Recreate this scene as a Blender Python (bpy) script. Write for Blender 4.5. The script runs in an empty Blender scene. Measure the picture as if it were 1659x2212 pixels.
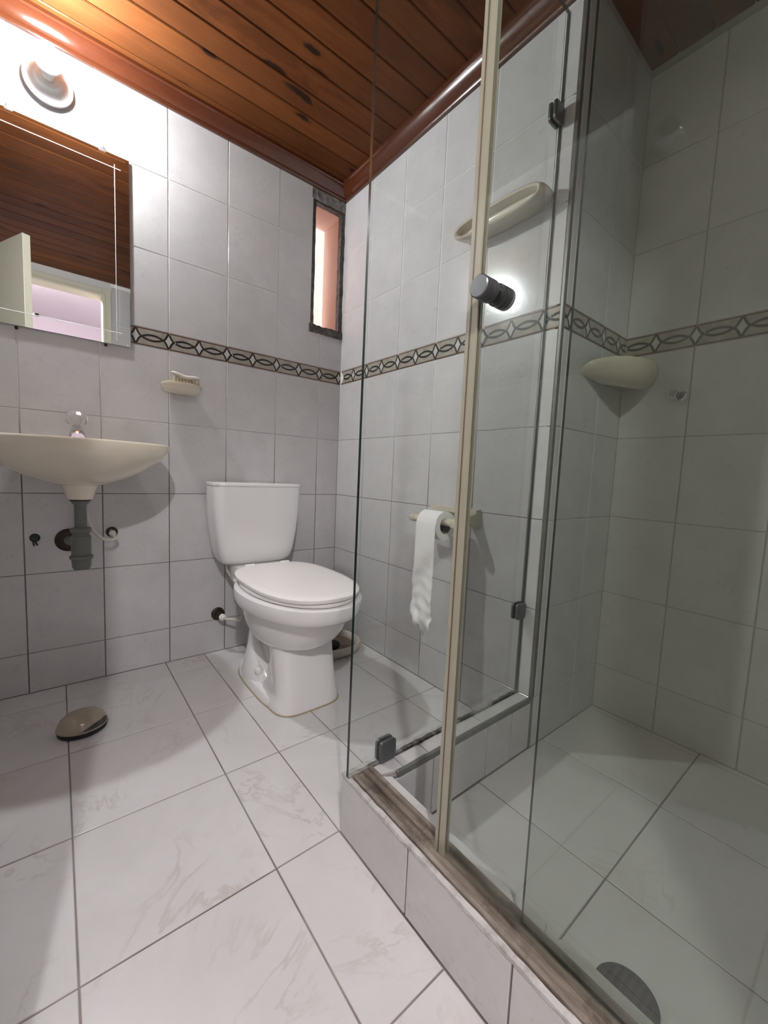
import bpy, bmesh, math, random
from mathutils import Vector, Matrix
random.seed(7)
PI = math.pi
SC = bpy.context.scene
COL = SC.collection

# ------------------------------------------------------------ camera
CAM_O = Vector((-1.13045, -1.80250, 0.81079))
CAM_R = Vector((0.780287, -0.623857, 0.044214))
CAM_U = Vector((0.022820, 0.099048, 0.994821))
CAM_F = Vector((0.625005, 0.775237, -0.091522))
cam = bpy.data.cameras.new('camera')
cam.sensor_fit = 'VERTICAL'
cam.sensor_height = 36.0
cam.lens = 879.93 / 2212.0 * 36.0
cam.clip_start = 0.02
cam_ob = bpy.data.objects.new('camera', cam)
COL.objects.link(cam_ob)
cam_ob.matrix_world = Matrix((
    (CAM_R.x, CAM_U.x, -CAM_F.x, CAM_O.x),
    (CAM_R.y, CAM_U.y, -CAM_F.y, CAM_O.y),
    (CAM_R.z, CAM_U.z, -CAM_F.z, CAM_O.z),
    (0, 0, 0, 1)))
SC.camera = cam_ob

# ------------------------------------------------------------ world, lights, exposure
world = bpy.data.worlds.new('sky')
SC.world = world
world.use_nodes = True
world.node_tree.nodes['Background'].inputs[0].default_value = (0.93, 0.96, 1.0, 1)
world.node_tree.nodes['Background'].inputs[1].default_value = 3.0

def area_light(name, loc, look, sx, sy, watts, color):
    l = bpy.data.lights.new(name, 'AREA')
    l.shape = 'RECTANGLE'; l.size = sx; l.size_y = sy
    l.energy = watts; l.color = color
    o = bpy.data.objects.new(name, l)
    COL.objects.link(o)
    o.location = loc
    o.rotation_euler = (Vector(look) - Vector(loc)).to_track_quat('-Z', 'Y').to_euler()
    return o
# unseen fill added to stand for bedroom daylight beyond the open bathroom door
area_light('bedroom_fill', (0.45, -4.1, 1.45), (-1.45, -1.9, 0.75), 1.2, 1.3, 14, (1.0, 0.96, 0.98))
# the bedroom's bare bulb, hanging just beyond the doorway; the door leaf and the jamb shade part of the bathroom
pl = bpy.data.lights.new('bedroom_bulb', 'POINT')
pl.energy = 70; pl.color = (1.0, .985, .97); pl.shadow_soft_size = .035
po = bpy.data.objects.new('bedroom_bulb', pl); COL.objects.link(po); po.location = (-1.43, -2.5, 2.2)
BULB = 860.0         # radiance of the lamp's bulb
SC.view_settings.view_transform = 'Standard'
SC.view_settings.look = 'None'
SC.view_settings.gamma = 1.0
SC.view_settings.use_curve_mapping = False
SC.view_settings.exposure = 0.38

# ------------------------------------------------------------ materials
class NT:
    def __init__(s, name):
        s.m = bpy.data.materials.new(name); s.m.use_nodes = True
        s.t = s.m.node_tree; s.n = s.t.nodes; s.l = s.t.links
        s.b = s.n['Principled BSDF']; s.out = s.n['Material Output']
    def node(s, typ, **kw):
        x = s.n.new(typ)
        for k, v in kw.items():
            setattr(x, k, v)
        return x
    def put(s, sock, v):
        if hasattr(v, 'links') or hasattr(v, 'is_linked'):
            s.l.new(v, sock)
        else:
            sock.default_value = v
    def math(s, op, a, b=None, c=None, clamp=False):
        x = s.node('ShaderNodeMath', operation=op, use_clamp=clamp)
        s.put(x.inputs[0], a)
        if b is not None: s.put(x.inputs[1], b)
        if c is not None: s.put(x.inputs[2], c)
        return x.outputs[0]
    def mix(s, f, a, b):
        x = s.node('ShaderNodeMix', data_type='RGBA')
        s.put(x.inputs[0], f)
        s.put(x.inputs[6], a if not isinstance(a, tuple) else (*a, 1))
        s.put(x.inputs[7], b if not isinstance(b, tuple) else (*b, 1))
        return x.outputs[2]
    def ramp(s, v, lo, hi):
        x = s.node('ShaderNodeMapRange'); x.clamp = True
        s.put(x.inputs[0], v); x.inputs[1].default_value = lo; x.inputs[2].default_value = hi
        return x.outputs[0]
    def coords(s, rnd=True, scale=(1, 1, 1)):
        tc = s.node('ShaderNodeTexCoord')
        v = tc.outputs['Object']
        if rnd:
            oi = s.node('ShaderNodeObjectInfo')
            add = s.node('ShaderNodeVectorMath', operation='MULTIPLY_ADD')
            cb = s.node('ShaderNodeCombineXYZ')
            r = oi.outputs['Random']
            s.l.new(s.math('MULTIPLY', r, 37.0), cb.inputs[0])
            s.l.new(s.math('MULTIPLY', r, 91.0), cb.inputs[1])
            s.l.new(s.math('MULTIPLY', r, 53.0), cb.inputs[2])
            s.l.new(v, add.inputs[0]); add.inputs[1].default_value = (1, 1, 1)
            s.l.new(cb.outputs[0], add.inputs[2])
            v = add.outputs[0]
        mp = s.node('ShaderNodeMapping')
        s.l.new(v, mp.inputs[0]); mp.inputs['Scale'].default_value = scale
        return mp.outputs[0]
    def noise(s, v, scale, detail=4, rough=.55, dist=0):
        x = s.node('ShaderNodeTexNoise')
        s.l.new(v, x.inputs['Vector'])
        x.inputs['Scale'].default_value = scale; x.inputs['Detail'].default_value = detail
        x.inputs['Roughness'].default_value = rough; x.inputs['Distortion'].default_value = dist
        return x.outputs[0]
    def bump(s, h, strength, dist=.002):
        x = s.node('ShaderNodeBump')
        x.inputs['Strength'].default_value = strength; x.inputs['Distance'].default_value = dist
        s.l.new(h, x.inputs['Height'])
        s.l.new(x.outputs[0], s.b.inputs['Normal'])
    def set(s, color=None, rough=None, metal=None, coat=None, spec=None, trans=None, ior=None):
        for nm, v in (('Base Color', color), ('Roughness', rough), ('Metallic', metal), ('Coat Weight', coat),
                      ('Specular IOR Level', spec), ('Transmission Weight', trans), ('IOR', ior)):
            if v is not None:
                if isinstance(v, tuple): v = (*v, 1)
                s.put(s.b.inputs[nm], v)
        return s.m

def plain(name, color, rough=.4, metal=0, coat=0, var=.06, scale=30, bump=0):
    m = NT(name)
    v = m.coords(False)
    n = m.noise(v, scale)
    c = m.mix(n, tuple(x * (1 - var) for x in color), tuple(min(1, x * (1 + var)) for x in color))
    m.set(c, rough, metal, coat)
    if bump: m.bump(m.noise(v, scale * 6), bump)
    return m.m

M = {}
def build_materials():
    # glazed wall tile: pale lilac grey, cloudy mottle, fine pitting
    m = NT('wall_tile'); v = m.coords()
    big = m.ramp(m.noise(v, 9, 5, .6), .3, .7)
    fine = m.ramp(m.noise(v, 70, 3, .7), .52, .72)
    cl = m.ramp(m.noise(v, 16, 2), .45, .65)
    c = m.mix(big, (.535, .525, .528), (.595, .585, .585))
    c = m.mix(m.math('MULTIPLY', m.math('MULTIPLY', fine, cl), .55), c, (.43, .41, .405))
    m.set(c, .17, spec=.5)
    m.bump(m.noise(v, 120, 2, .6), .12, .0008)
    M['tile'] = m.m
    # floor tile: off-white with pinkish veins
    m = NT('floor_tile'); v = m.coords()
    cl = m.ramp(m.noise(v, 4, 5, .6, .6), .3, .7)
    c = m.mix(cl, (.60, .585, .58), (.665, .655, .655))
    n1 = m.noise(v, 3.2, 6, .6, 1.2)
    vein = m.math('SUBTRACT', 1.0, m.ramp(m.math('ABSOLUTE', m.math('SUBTRACT', n1, .5)), 0.0, .018))
    gate = m.ramp(m.noise(v, 5, 2), .5, .68)
    c = m.mix(m.math('MULTIPLY', m.math('MULTIPLY', vein, gate), .5), c, (.44, .375, .335))
    n2 = m.ramp(m.noise(v, 11, 4, .7), .62, .75)
    c = m.mix(m.math('MULTIPLY', n2, .25), c, (.60, .49, .46))
    m.set(c, .22, spec=.45)
    m.bump(m.noise(v, 60, 2), .05, .001)
    M['floor'] = m.m
    # grout: pale high on the wall, grimy brown low down
    m = NT('grout'); v = m.coords(False)
    geo = m.node('ShaderNodeNewGeometry')
    sp = m.node('ShaderNodeSeparateXYZ'); m.l.new(geo.outputs['Position'], sp.inputs[0])
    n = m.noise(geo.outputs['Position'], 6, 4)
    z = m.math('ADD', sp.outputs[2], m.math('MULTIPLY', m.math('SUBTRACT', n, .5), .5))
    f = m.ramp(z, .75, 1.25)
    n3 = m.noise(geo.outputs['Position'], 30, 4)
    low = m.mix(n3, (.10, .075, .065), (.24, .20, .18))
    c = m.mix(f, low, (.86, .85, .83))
    m.set(c, .6); M['grout'] = m.m
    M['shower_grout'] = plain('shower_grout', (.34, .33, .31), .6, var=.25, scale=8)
    m = NT('floor_grout')
    geo = m.node('ShaderNodeNewGeometry')
    n = m.ramp(m.noise(geo.outputs['Position'], 5, 4), .35, .65)
    c = m.mix(n, (.14, .105, .095), (.30, .255, .24))
    m.set(c, .55); M['floor_grout'] = m.m
    # decorated border tile (flat print: concave diamonds and crossing arcs)
    m = NT('border_tile')
    tc = m.node('ShaderNodeTexCoord'); sp = m.node('ShaderNodeSeparateXYZ')
    m.l.new(tc.outputs['Object'], sp.inputs[0])
    u = m.math('DIVIDE', sp.outputs[0], .11)
    V = m.math('ABSOLUTE', m.math('SUBTRACT', m.math('DIVIDE', sp.outputs[1], .0329), 1.0))
    fr = m.math('FRACT', m.math('ADD', u, 10.0))
    A = m.math('ABSOLUTE', m.math('SUBTRACT', m.math('MULTIPLY', fr, 2.0), 1.0))
    t0 = .655
    s = m.math('MAXIMUM', m.math('DIVIDE', m.math('SUBTRACT', A, t0), 1 - t0), 0.0)
    vd = m.math('ADD', m.math('MULTIPLY', s, .3), m.math('MULTIPLY', m.math('MULTIPLY', s, s), .7))
    q = m.math('DIVIDE', A, t0)
    vl = m.math('MULTIPLY', m.math('SUBTRACT', 1.0, m.math('MULTIPLY', q, q)), .30)
    isd = m.math('GREATER_THAN', A, t0)
    y1 = m.math('ADD', m.math('MULTIPLY', isd, vd), m.math('MULTIPLY', m.math('SUBTRACT', 1.0, isd), vl))
    slope = m.math('MULTIPLY', m.math('ADD', .3, m.math('MULTIPLY', s, 1.4)), 1.74)
    fac = m.math('SQRT', m.math('ADD', 1.0, m.math('MULTIPLY', slope, slope)))
    d = m.math('DIVIDE', m.math('ABSOLUTE', m.math('SUBTRACT', V, y1)), fac)
    line = m.math('SUBTRACT', 1.0, m.ramp(d, .085, .125))
    inside = m.math('LESS_THAN', V, y1)
    v = m.coords()
    marb = m.ramp(m.noise(v, 28, 6, .7), .35, .7)
    beige = m.mix(marb, (.41, .375, .32), (.27, .245, .205))
    grey = m.mix(m.noise(v, 60), (.47, .46, .44), (.58, .57, .56))
    lens = m.mix(.5, beige, (.36, .345, .31))
    c = m.mix(inside, beige, m.mix(isd, lens, grey))
    c = m.mix(line, c, (.022, .018, .016))
    edge = m.ramp(V, .80, .85)
    c = m.mix(edge, c, (.10, .045, .03))
    m.set(c, .15); M['border'] = m.m
    # varnished pine
    m = NT('varnished_pine'); v0 = m.coords(True)
    oi = m.node('ShaderNodeObjectInfo')
    mp = m.node('ShaderNodeMapping'); m.l.new(v0, mp.inputs[0]); mp.inputs['Scale'].default_value = (1.1, 16, 8)
    g = m.noise(mp.outputs[0], 2.5, 6, .6, .7)
    mp2 = m.node('ShaderNodeMapping'); m.l.new(v0, mp2.inputs[0]); mp2.inputs['Scale'].default_value = (2, 5, 5)
    blot = m.noise(mp2.outputs[0], 2.2, 4, .6, .5)
    c = m.mix(m.ramp(g, .3, .7), (.155, .050, .014), (.085, .024, .0065))
    c = m.mix(m.math('MULTIPLY', m.ramp(blot, .45, .75), .75), c, (.03, .008, .0035))
    rr = m.math('FRACT', m.math('MULTIPLY', oi.outputs['Random'], 7.31))
    c = m.mix(m.math('MULTIPLY', oi.outputs['Random'], .55), c, (.19, .064, .017))
    c = m.mix(m.math('MULTIPLY', rr, .55), c, (.042, .012, .004))
    vo = m.node('ShaderNodeTexVoronoi', voronoi_dimensions='2D'); vo.inputs['Scale'].default_value = 1.0
    mp3 = m.node('ShaderNodeMapping'); m.l.new(v0, mp3.inputs[0]); mp3.inputs['Scale'].default_value = (2.6, 9.0, .01)
    warp = m.node('ShaderNodeVectorMath', operation='MULTIPLY_ADD')
    wn = m.node('ShaderNodeTexNoise'); wn.inputs['Scale'].default_value = 9; m.l.new(v0, wn.inputs['Vector'])
    m.l.new(wn.outputs['Color'], warp.inputs[0]); warp.inputs[1].default_value = (.22, .30, 0); m.l.new(mp3.outputs[0], warp.inputs[2])
    m.l.new(warp.outputs[0], vo.inputs['Vector'])
    selc = m.node('ShaderNodeSeparateColor'); m.l.new(vo.outputs['Color'], selc.inputs[0])
    wob = m.math('ADD', m.math('MULTIPLY', vo.outputs['Distance'], m.math('ADD', .7, m.math('MULTIPLY', selc.outputs[1], 1.1))), m.math('MULTIPLY', m.math('SUBTRACT', m.noise(v0, 45), .5), .10))
    sel = m.node('ShaderNodeSeparateColor'); m.l.new(vo.outputs['Color'], sel.inputs[0])
    pick = m.math('GREATER_THAN', sel.outputs[0], .70)
    core = m.math('MULTIPLY', m.math('SUBTRACT', 1.0, m.ramp(wob, .09, .15)), pick)
    halo = m.math('MULTIPLY', m.math('SUBTRACT', 1.0, m.ramp(wob, .10, .32)), pick)
    c = m.mix(m.math('MULTIPLY', halo, .6), c, (.10, .03, .01))
    c = m.mix(m.math('MULTIPLY', core, .92), c, (.012, .006, .004))
    m.set(c, .46, spec=.10)
    m.bump(g, .08, .001)
    M['pine'] = m.m
    m = NT('varnished_moulding'); v0 = m.coords(True)
    mp = m.node('ShaderNodeMapping'); m.l.new(v0, mp.inputs[0]); mp.inputs['Scale'].default_value = (6, 6, 30)
    g = m.noise(mp.outputs[0], 2.0, 5, .6, .5)
    c = m.mix(g, (.10, .026, .009), (.055, .013, .005))
    m.set(c, .2, coat=.6); M['moulding'] = m.m
    M['groove'] = plain('dark_groove', (.012, .006, .004), .8)
    M['white_ceramic'] = plain('white_ceramic', (.80, .79, .785), .08, coat=.4, var=.02, scale=8)
    M['white_plastic'] = plain('white_plastic', (.86, .835, .815), .25, var=.02, scale=8)
    M['beige_ceramic'] = plain('beige_ceramic', (.60, .55, .45), .12, coat=.4, var=.04, scale=8)
    M['sink_ceramic'] = plain('cream_ceramic', (.76, .69, .565), .1, coat=.4, var=.03, scale=6)
    M['grey_pvc'] = plain('grey_pvc', (.14, .148, .13), .4, var=.1)
    M['chrome'] = plain('chrome', (.7, .7, .7), .12, 1)
    M['dark_metal'] = plain('grey_metal', (.17, .175, .18), .38, .85, var=.15, scale=60)
    M['drain_iron'] = plain('drain_iron', (.05, .05, .055), .5, .3)
    M['bronze'] = plain('tarnished_brass', (.06, .04, .03), .35, .7, var=.3)
    M['black'] = plain('black_rubber', (.012, .012, .012), .6)
    M['green_dark'] = plain('dark_green_plug', (.012, .025, .022), .5)
    M['white_hose'] = plain('white_hose', (.62, .58, .52), .35)
    M['paper'] = plain('tissue_paper', (.80, .79, .78), .95, var=.03, scale=50, bump=.25)
    M['cardboard'] = plain('cardboard', (.20, .18, .16), .9)
    M['cream_paint'] = plain('cream_paint', (.66, .63, .50), .35, var=.03)
    M['pink_wall'] = plain('bedroom_plaster', (.60, .53, .575), .9, var=.02, scale=3)
    M['white_wall'] = plain('plain_white', (.7, .68, .67), .8, var=.02, scale=3)
    M['salmon'] = plain('salmon_render', (.70, .475, .385), .9, var=.12, scale=14, bump=.5)
    M['outer_wall'] = plain('neighbour_render', (.52, .36, .32), .9, var=.05, scale=5)
    M['brown_post'] = plain('brown_post', (.30, .17, .11), .8)
    # grimy putty and steel of the window
    m = NT('grimy_putty'); v = m.coords(False)
    c = m.mix(m.ramp(m.noise(v, 45, 5, .7), .35, .7), (.018, .015, .014), (.13, .115, .105))
    m.set(c, .45); m.bump(m.noise(v, 90, 4), .8, .003); M['putty'] = m.m
    m = NT('raw_mortar'); v = m.coords(False)
    c = m.mix(m.ramp(m.noise(v, 30, 5, .7), .35, .7), (.09, .085, .08), (.36, .34, .325))
    m.set(c, .7); m.bump(m.noise(v, 60, 4), .5, .003); M['mortar'] = m.m
    # stained aluminium sill track
    m = NT('stained_track'); v = m.coords(False)
    mp = m.node('ShaderNodeMapping'); m.l.new(v, mp.inputs[0]); mp.inputs['Scale'].default_value = (14, 2.2, 10)
    n = m.noise(mp.outputs[0], 2.6, 6, .65)
    n2 = m.noise(v, 14, 5, .7)
    c = m.mix(m.ramp(n, .35, .65), (.075, .055, .042), (.30, .255, .21))
    c = m.mix(m.math('MULTIPLY', m.ramp(n2, .5, .68), .9), c, (.045, .03, .024))
    m.set(c, .5, .15); m.bump(n2, .4, .002); M['track'] = m.m
    M['edge_trim'] = plain('grey_edge_profile', (.20, .20, .19), .35, .5, var=.25, scale=40)
    m = NT('chipped_edge'); v = m.coords(False)
    c = m.mix(m.ramp(m.noise(v, 35, 5, .7), .36, .56), (.36, .33, .31), (.56, .54, .53))
    m.set(c, .5); M['chipped'] = m.m
    # mouldy silicone bead
    m = NT('mouldy_silicone'); v = m.coords(False)
    c = m.mix(m.ramp(m.noise(v, 13, 5, .65), .48, .62), (.016, .014, .012), (.34, .33, .30))
    m.set(c, .5); M['mould'] = m.m
    # yellowed plastic seal
    M['seal'] = plain('yellowed_seal', (.345, .325, .255), .22, coat=.3, var=.08, scale=4)
    M['seal_dark'] = plain('seal_groove', (.11, .085, .055), .4)
    # glass sheet: transparent with Fresnel reflection and a light film of limescale
    def glass(name, tint, haze):
        m = NT(name); m.n.remove(m.b)
        tr = m.node('ShaderNodeBsdfTransparent'); tr.inputs[0].default_value = (*tint, 1)
        gl = m.node('ShaderNodeBsdfGlossy'); gl.inputs['Roughness'].default_value = .015
        gl.inputs[0].default_value = (1, 1, 1, 1)
        df = m.node('ShaderNodeBsdfDiffuse'); df.inputs[0].default_value = (.70, .72, .68, 1)
        tl = m.node('ShaderNodeBsdfTranslucent'); tl.inputs[0].default_value = (.70, .72, .68, 1)
        sc = m.node('ShaderNodeMixShader'); sc.inputs[0].default_value = .5
        m.l.new(df.outputs[0], sc.inputs[1]); m.l.new(tl.outputs[0], sc.inputs[2])
        v = m.coords(False)
        mp = m.node('ShaderNodeMapping'); m.l.new(v, mp.inputs[0]); mp.inputs['Scale'].default_value = (6, 6, 1)
        n = m.ramp(m.noise(mp.outputs[0], 2.0, 4), .3, .75)
        hz = m.math('MULTIPLY', m.math('ADD', m.math('MULTIPLY', n, .8), .5), haze)
        sz = m.node('ShaderNodeSeparateXYZ'); m.l.new(v, sz.inputs[0])
        foot = m.math('SUBTRACT', 1.0, m.ramp(sz.outputs[2], .15, .27))
        foot = m.math('MULTIPLY', m.math('MULTIPLY', foot, foot), m.ramp(m.noise(v, 14, 4), .3, .7))
        hz = m.math('ADD', hz, m.math('MULTIPLY', foot, .16 if haze else 0))
        mh = m.node('ShaderNodeMixShader'); m.l.new(hz, mh.inputs[0])
        m.l.new(tr.outputs[0], mh.inputs[1]); m.l.new(sc.outputs[0], mh.inputs[2])
        fr = m.node('ShaderNodeFresnel'); fr.inputs[0].default_value = 1.46
        ge = m.node('ShaderNodeNewGeometry')
        f = m.math('MULTIPLY', fr.outputs[0], m.math('SUBTRACT', 1.0, ge.outputs['Backfacing']))
        mx = m.node('ShaderNodeMixShader'); m.l.new(f, mx.inputs[0])
        m.l.new(mh.outputs[0], mx.inputs[1]); m.l.new(gl.outputs[0], mx.inputs[2])
        m.l.new(mx.outputs[0], m.out.inputs[0])
        return m.m
    M['glass'] = glass('clear_glass', (.965, .978, .970), .004)
    M['door_glass'] = glass('filmy_glass', (.905, .921, .903), .006)
    M['window_glass'] = glass('window_glass', (.97, .97, .97), .03)
    M['glass_edge'] = plain('glass_edge', (.006, .016, .012), .12)
    m = NT('crystal_acrylic'); m.set((.95, .95, .95), .06, trans=.88, ior=1.40); M['acrylic'] = m.m
    m = NT('mirror_silver'); m.set((.90, .91, .91), .012, 1.0); M['mirror'] = m.m
    M['frosted'] = plain('frosted_cut', (.80, .80, .80), .4)
    m = NT('lit_bulb'); m.b.inputs['Emission Color'].default_value = (.94, .975, 1, 1)
    m.b.inputs['Emission Strength'].default_value = BULB; m.set((.9, .9, .9), .4); M['bulb'] = m.m
build_materials()

# ------------------------------------------------------------ mesh helpers
def link(name, bm, mat, parent=None, smooth=False, mats=None):
    bmesh.ops.recalc_face_normals(bm, faces=bm.faces)
    me = bpy.data.meshes.new(name); bm.to_mesh(me); bm.free()
    for mm in (mats or [mat]): me.materials.append(mm)
    if smooth:
        for p in me.polygons: p.use_smooth = True
        try: me.set_sharp_from_angle(angle=math.radians(42))
        except Exception: pass
    o = bpy.data.objects.new(name, me); COL.objects.link(o)
    if parent:
        o.parent = parent
        o.matrix_parent_inverse = parent.matrix_world.inverted()
    return o

def tag(o, label, cat, group=None):
    o['label'] = label; o['category'] = cat
    if group: o['group'] = group
    return o

def thing(name, label, cat, loc=(0, 0, 0), group=None):
    o = bpy.data.objects.new(name, None); COL.objects.link(o)
    o.empty_display_size = .05
    o.matrix_world = Matrix.Translation(Vector(loc))
    tag(o, label, cat, group)
    return o

def struct(o):
    o['kind'] = 'structure'; return o

def box(bm, lo, hi, bevel=0, seg=2):
    a, b = Vector(lo), Vector(hi)
    vs = [bm.verts.new((x, y, z)) for x in (a.x, b.x) for y in (a.y, b.y) for z in (a.z, b.z)]
    q = [(0, 1, 3, 2), (4, 6, 7, 5), (0, 4, 5, 1), (2, 3, 7, 6), (0, 2, 6, 4), (1, 5, 7, 3)]
    fs = [bm.faces.new([vs[i] for i in f]) for f in q]
    if bevel:
        es = list({e for f in fs for e in f.edges})
        bmesh.ops.bevel(bm, geom=es, offset=bevel, segments=seg, profile=.5, affect='EDGES')

def loft(bm, rings, cap0=True, cap1=True, closed=True):
    R = [[bm.verts.new(p) for p in r] for r in rings]
    n = len(R[0])
    for a, b in zip(R, R[1:]):
        for i in range(n if closed else n - 1):
            j = (i + 1) % n
            bm.faces.new((a[i], a[j], b[j], b[i]))
    if cap0: bm.faces.new(R[0][::-1])
    if cap1: bm.faces.new(R[-1])
    return R

def basis(d):
    d = Vector(d).normalized()
    a = Vector((0, 0, 1)) if abs(d.z) < .9 else Vector((1, 0, 0))
    x = d.cross(a).normalized(); y = d.cross(x).normalized()
    return x, y, d

def lathe(bm, base, axis, prof, N=24, cap0=True, cap1=True):
    """prof: (distance along axis, radius)"""
    x, y, d = basis(axis); b = Vector(base)
    rings = [[b + d * h + (x * math.cos(2 * PI * i / N) + y * math.sin(2 * PI * i / N)) * max(r, .0003) for i in range(N)] for h, r in prof]
    loft(bm, rings, cap0, cap1)

def catmull(pts, k=8):
    P = [Vector(p) for p in pts]; P = [P[0]] + P + [P[-1]]
    out = []
    for i in range(1, len(P) - 2):
        a, b, c, d = P[i - 1:i + 3]
        for j in range(k):
            t = j / k
            out.append(.5 * ((2 * b) + (c - a) * t + (2 * a - 5 * b + 4 * c - d) * t * t + (3 * b - a - 3 * c + d) * t ** 3))
    out.append(P[-2]); return out

def tube(bm, pts, r, N=10):
    n = len(pts); rings = []
    px = None
    for i, p in enumerate(pts):
        d = (pts[min(i + 1, n - 1)] - pts[max(i - 1, 0)]).normalized()
        if px is None: px, py, _ = basis(d)
        else:
            px = (px - d * px.dot(d)).normalized(); py = d.cross(px)
        rr = r[i] if isinstance(r, list) else r
        rings.append([p + (px * math.cos(2 * PI * k / N) + py * math.sin(2 * PI * k / N)) * rr for k in range(N)])
    loft(bm, rings)

def spow(v, e): return math.copysign(abs(v) ** e, v)
def egg(cx, cy, ax, bf, bb, z, nf=2.1, nb=2.1, nx=None, N=48):
    out = []
    for i in range(N):
        t = 2 * PI * i / N; c, s = math.cos(t), math.sin(t)
        n = nb if s > 0 else nf
        out.append((cx + ax * spow(c, 2 / (nx or n)), cy + (bb if s > 0 else bf) * spow(s, 2 / n), z))
    return out

def poly_prism(bm, pts, z0, z1, chamfer=0):
    """pts: CCW outline in local xy; extruded z0..z1; top edge chamfered"""
    lo = [bm.verts.new((x, y, z0)) for x, y in pts]
    hi = [bm.verts.new((x, y, z1)) for x, y in pts]
    n = len(pts)
    bm.faces.new(lo[::-1]); f = bm.faces.new(hi)
    for i in range(n):
        j = (i + 1) % n
        bm.faces.new((lo[i], lo[j], hi[j], hi[i]))
    if chamfer:
        bmesh.ops.bevel(bm, geom=list(f.edges), offset=chamfer, segments=1, affect='EDGES')

# ------------------------------------------------------------ tiling
CACHE = {}
def frame(u, v, n, o):
    u, v, n, o = Vector(u), Vector(v), Vector(n), Vector(o)
    return Matrix(((u.x, v.x, n.x, o.x), (u.y, v.y, n.y, o.y), (u.z, v.z, n.z, o.z), (0, 0, 0, 1)))

def put_piece(name, key, maker, mat, parent, mw):
    if key not in CACHE:
        bm = bmesh.new(); maker(bm)
        bmesh.ops.recalc_face_normals(bm, faces=bm.faces)
        me = bpy.data.meshes.new(name); bm.to_mesh(me); bm.free(); me.materials.append(mat)
        CACHE[key] = me
    o = bpy.data.objects.new(name, CACHE[key]); COL.objects.link(o)
    o.parent = parent; o.matrix_parent_inverse = parent.matrix_world.inverted()
    o.matrix_world = mw
    return o

def tile(parent, mw, u0, v0, u1, v1, g=.0034, th=.006, mat='tile', cut=None, g2=None):
    """one tile in the wall's own frame; its face lies on local n = 0.0015"""
    h = g / 2
    if cut:                                                       # notched round an opening
        pts = [(x - u0, y - v0) for x, y in cut]
        w, l = Vector((u0, v0)), None
        j = random.uniform(-.0003, .0003)
        loc = Matrix.Translation((u0, v0, 0))
        key = ('cut', tuple((round(a, 4), round(b, 4)) for a, b in pts), mat)
        return put_piece('tile', key, lambda bm: poly_prism(bm, pts, -th, .0015), M[mat], parent, mw @ loc)
    w, l = u1 - u0 - g, v1 - v0 - (g2 or g)
    key = (round(w, 4), round(l, 4), mat)
    def mk(bm): poly_prism(bm, [(-w / 2, -l / 2), (w / 2, -l / 2), (w / 2, l / 2), (-w / 2, l / 2)], -th, .0015, .0012)
    tilt = Matrix.Rotation(random.uniform(-.0012, .0012), 4, 'X') @ Matrix.Rotation(random.uniform(-.0015, .0015), 4, 'Y')
    loc = Matrix.Translation(((u0 + u1) / 2, (v0 + v1) / 2, random.uniform(-.0002, .0002)))
    return put_piece('tile', key, mk, M[mat], parent, mw @ loc @ tilt)

BW, BH, BE = .22, .0658, .0245
def border_outline(ua, ub):
    """outline of one border tile with its pointed right end, clipped to ua..ub (tile frame)"""
    g = .003
    prof = [(-1, 0), (-.72, .35), (-.4, .68), (0, 1), (.4, .68), (.72, .35), (1, 0)]
    H = BH - g
    pts = [(g / 2, g / 2)]
    right = [(BW - g / 2 + BE * k, g / 2 + (t + 1) / 2 * H) for t, k in prof]
    left = [(g / 2 + BE * k, g / 2 + (t + 1) / 2 * H) for t, k in prof[::-1]]
    pts = right + left
    def clip(P, c, keep_less):
        out = []
        for i in range(len(P)):
            a, b = P[i], P[(i + 1) % len(P)]
            ia = a[0] <= c if keep_less else a[0] >= c
            ib = b[0] <= c if keep_less else b[0] >= c
            if ia: out.append(a)
            if ia != ib:
                t = (c - a[0]) / (b[0] - a[0]); out.append((c, a[1] + (b[1] - a[1]) * t))
        return out
    if ub < BW + BE: pts = clip(pts, ub, True)
    if ua > 0: pts = clip(pts, ua, False)
    return pts

def border(parent, mw, u0, v0, ulo, uhi):
    """border tile whose pattern starts at u0, kept within ulo..uhi of the wall"""
    ua, ub = max(ulo - u0, 0), min(uhi - u0, BW + BE)
    if ub - ua < .03: return
    pts = border_outline(ua, ub)
    if len(pts) < 3: return
    key = ('border', round(ua, 4), round(ub, 4))
    put_piece('border_tile', key, lambda bm: poly_prism(bm, pts, -.006, .0018), M['border'], parent, mw @ Matrix.Translation((u0, v0, 0)))

A0, TH, BZ, TW = .1430, .2768, .0658, .22
ROWS = [0, A0, A0 + TH, A0 + 2 * TH, A0 + 3 * TH, A0 + 4 * TH]
BAND0 = ROWS[-1]; BAND1 = BAND0 + BZ
ROWS2 = [BAND1, BAND1 + TH, BAND1 + 2 * TH, BAND1 + 3 * TH]
CEIL = 2.172
WIN = (-.178, 1.486, -.002, 2.066)      # opening in the toilet wall: x0 z0 x1 z1

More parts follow.
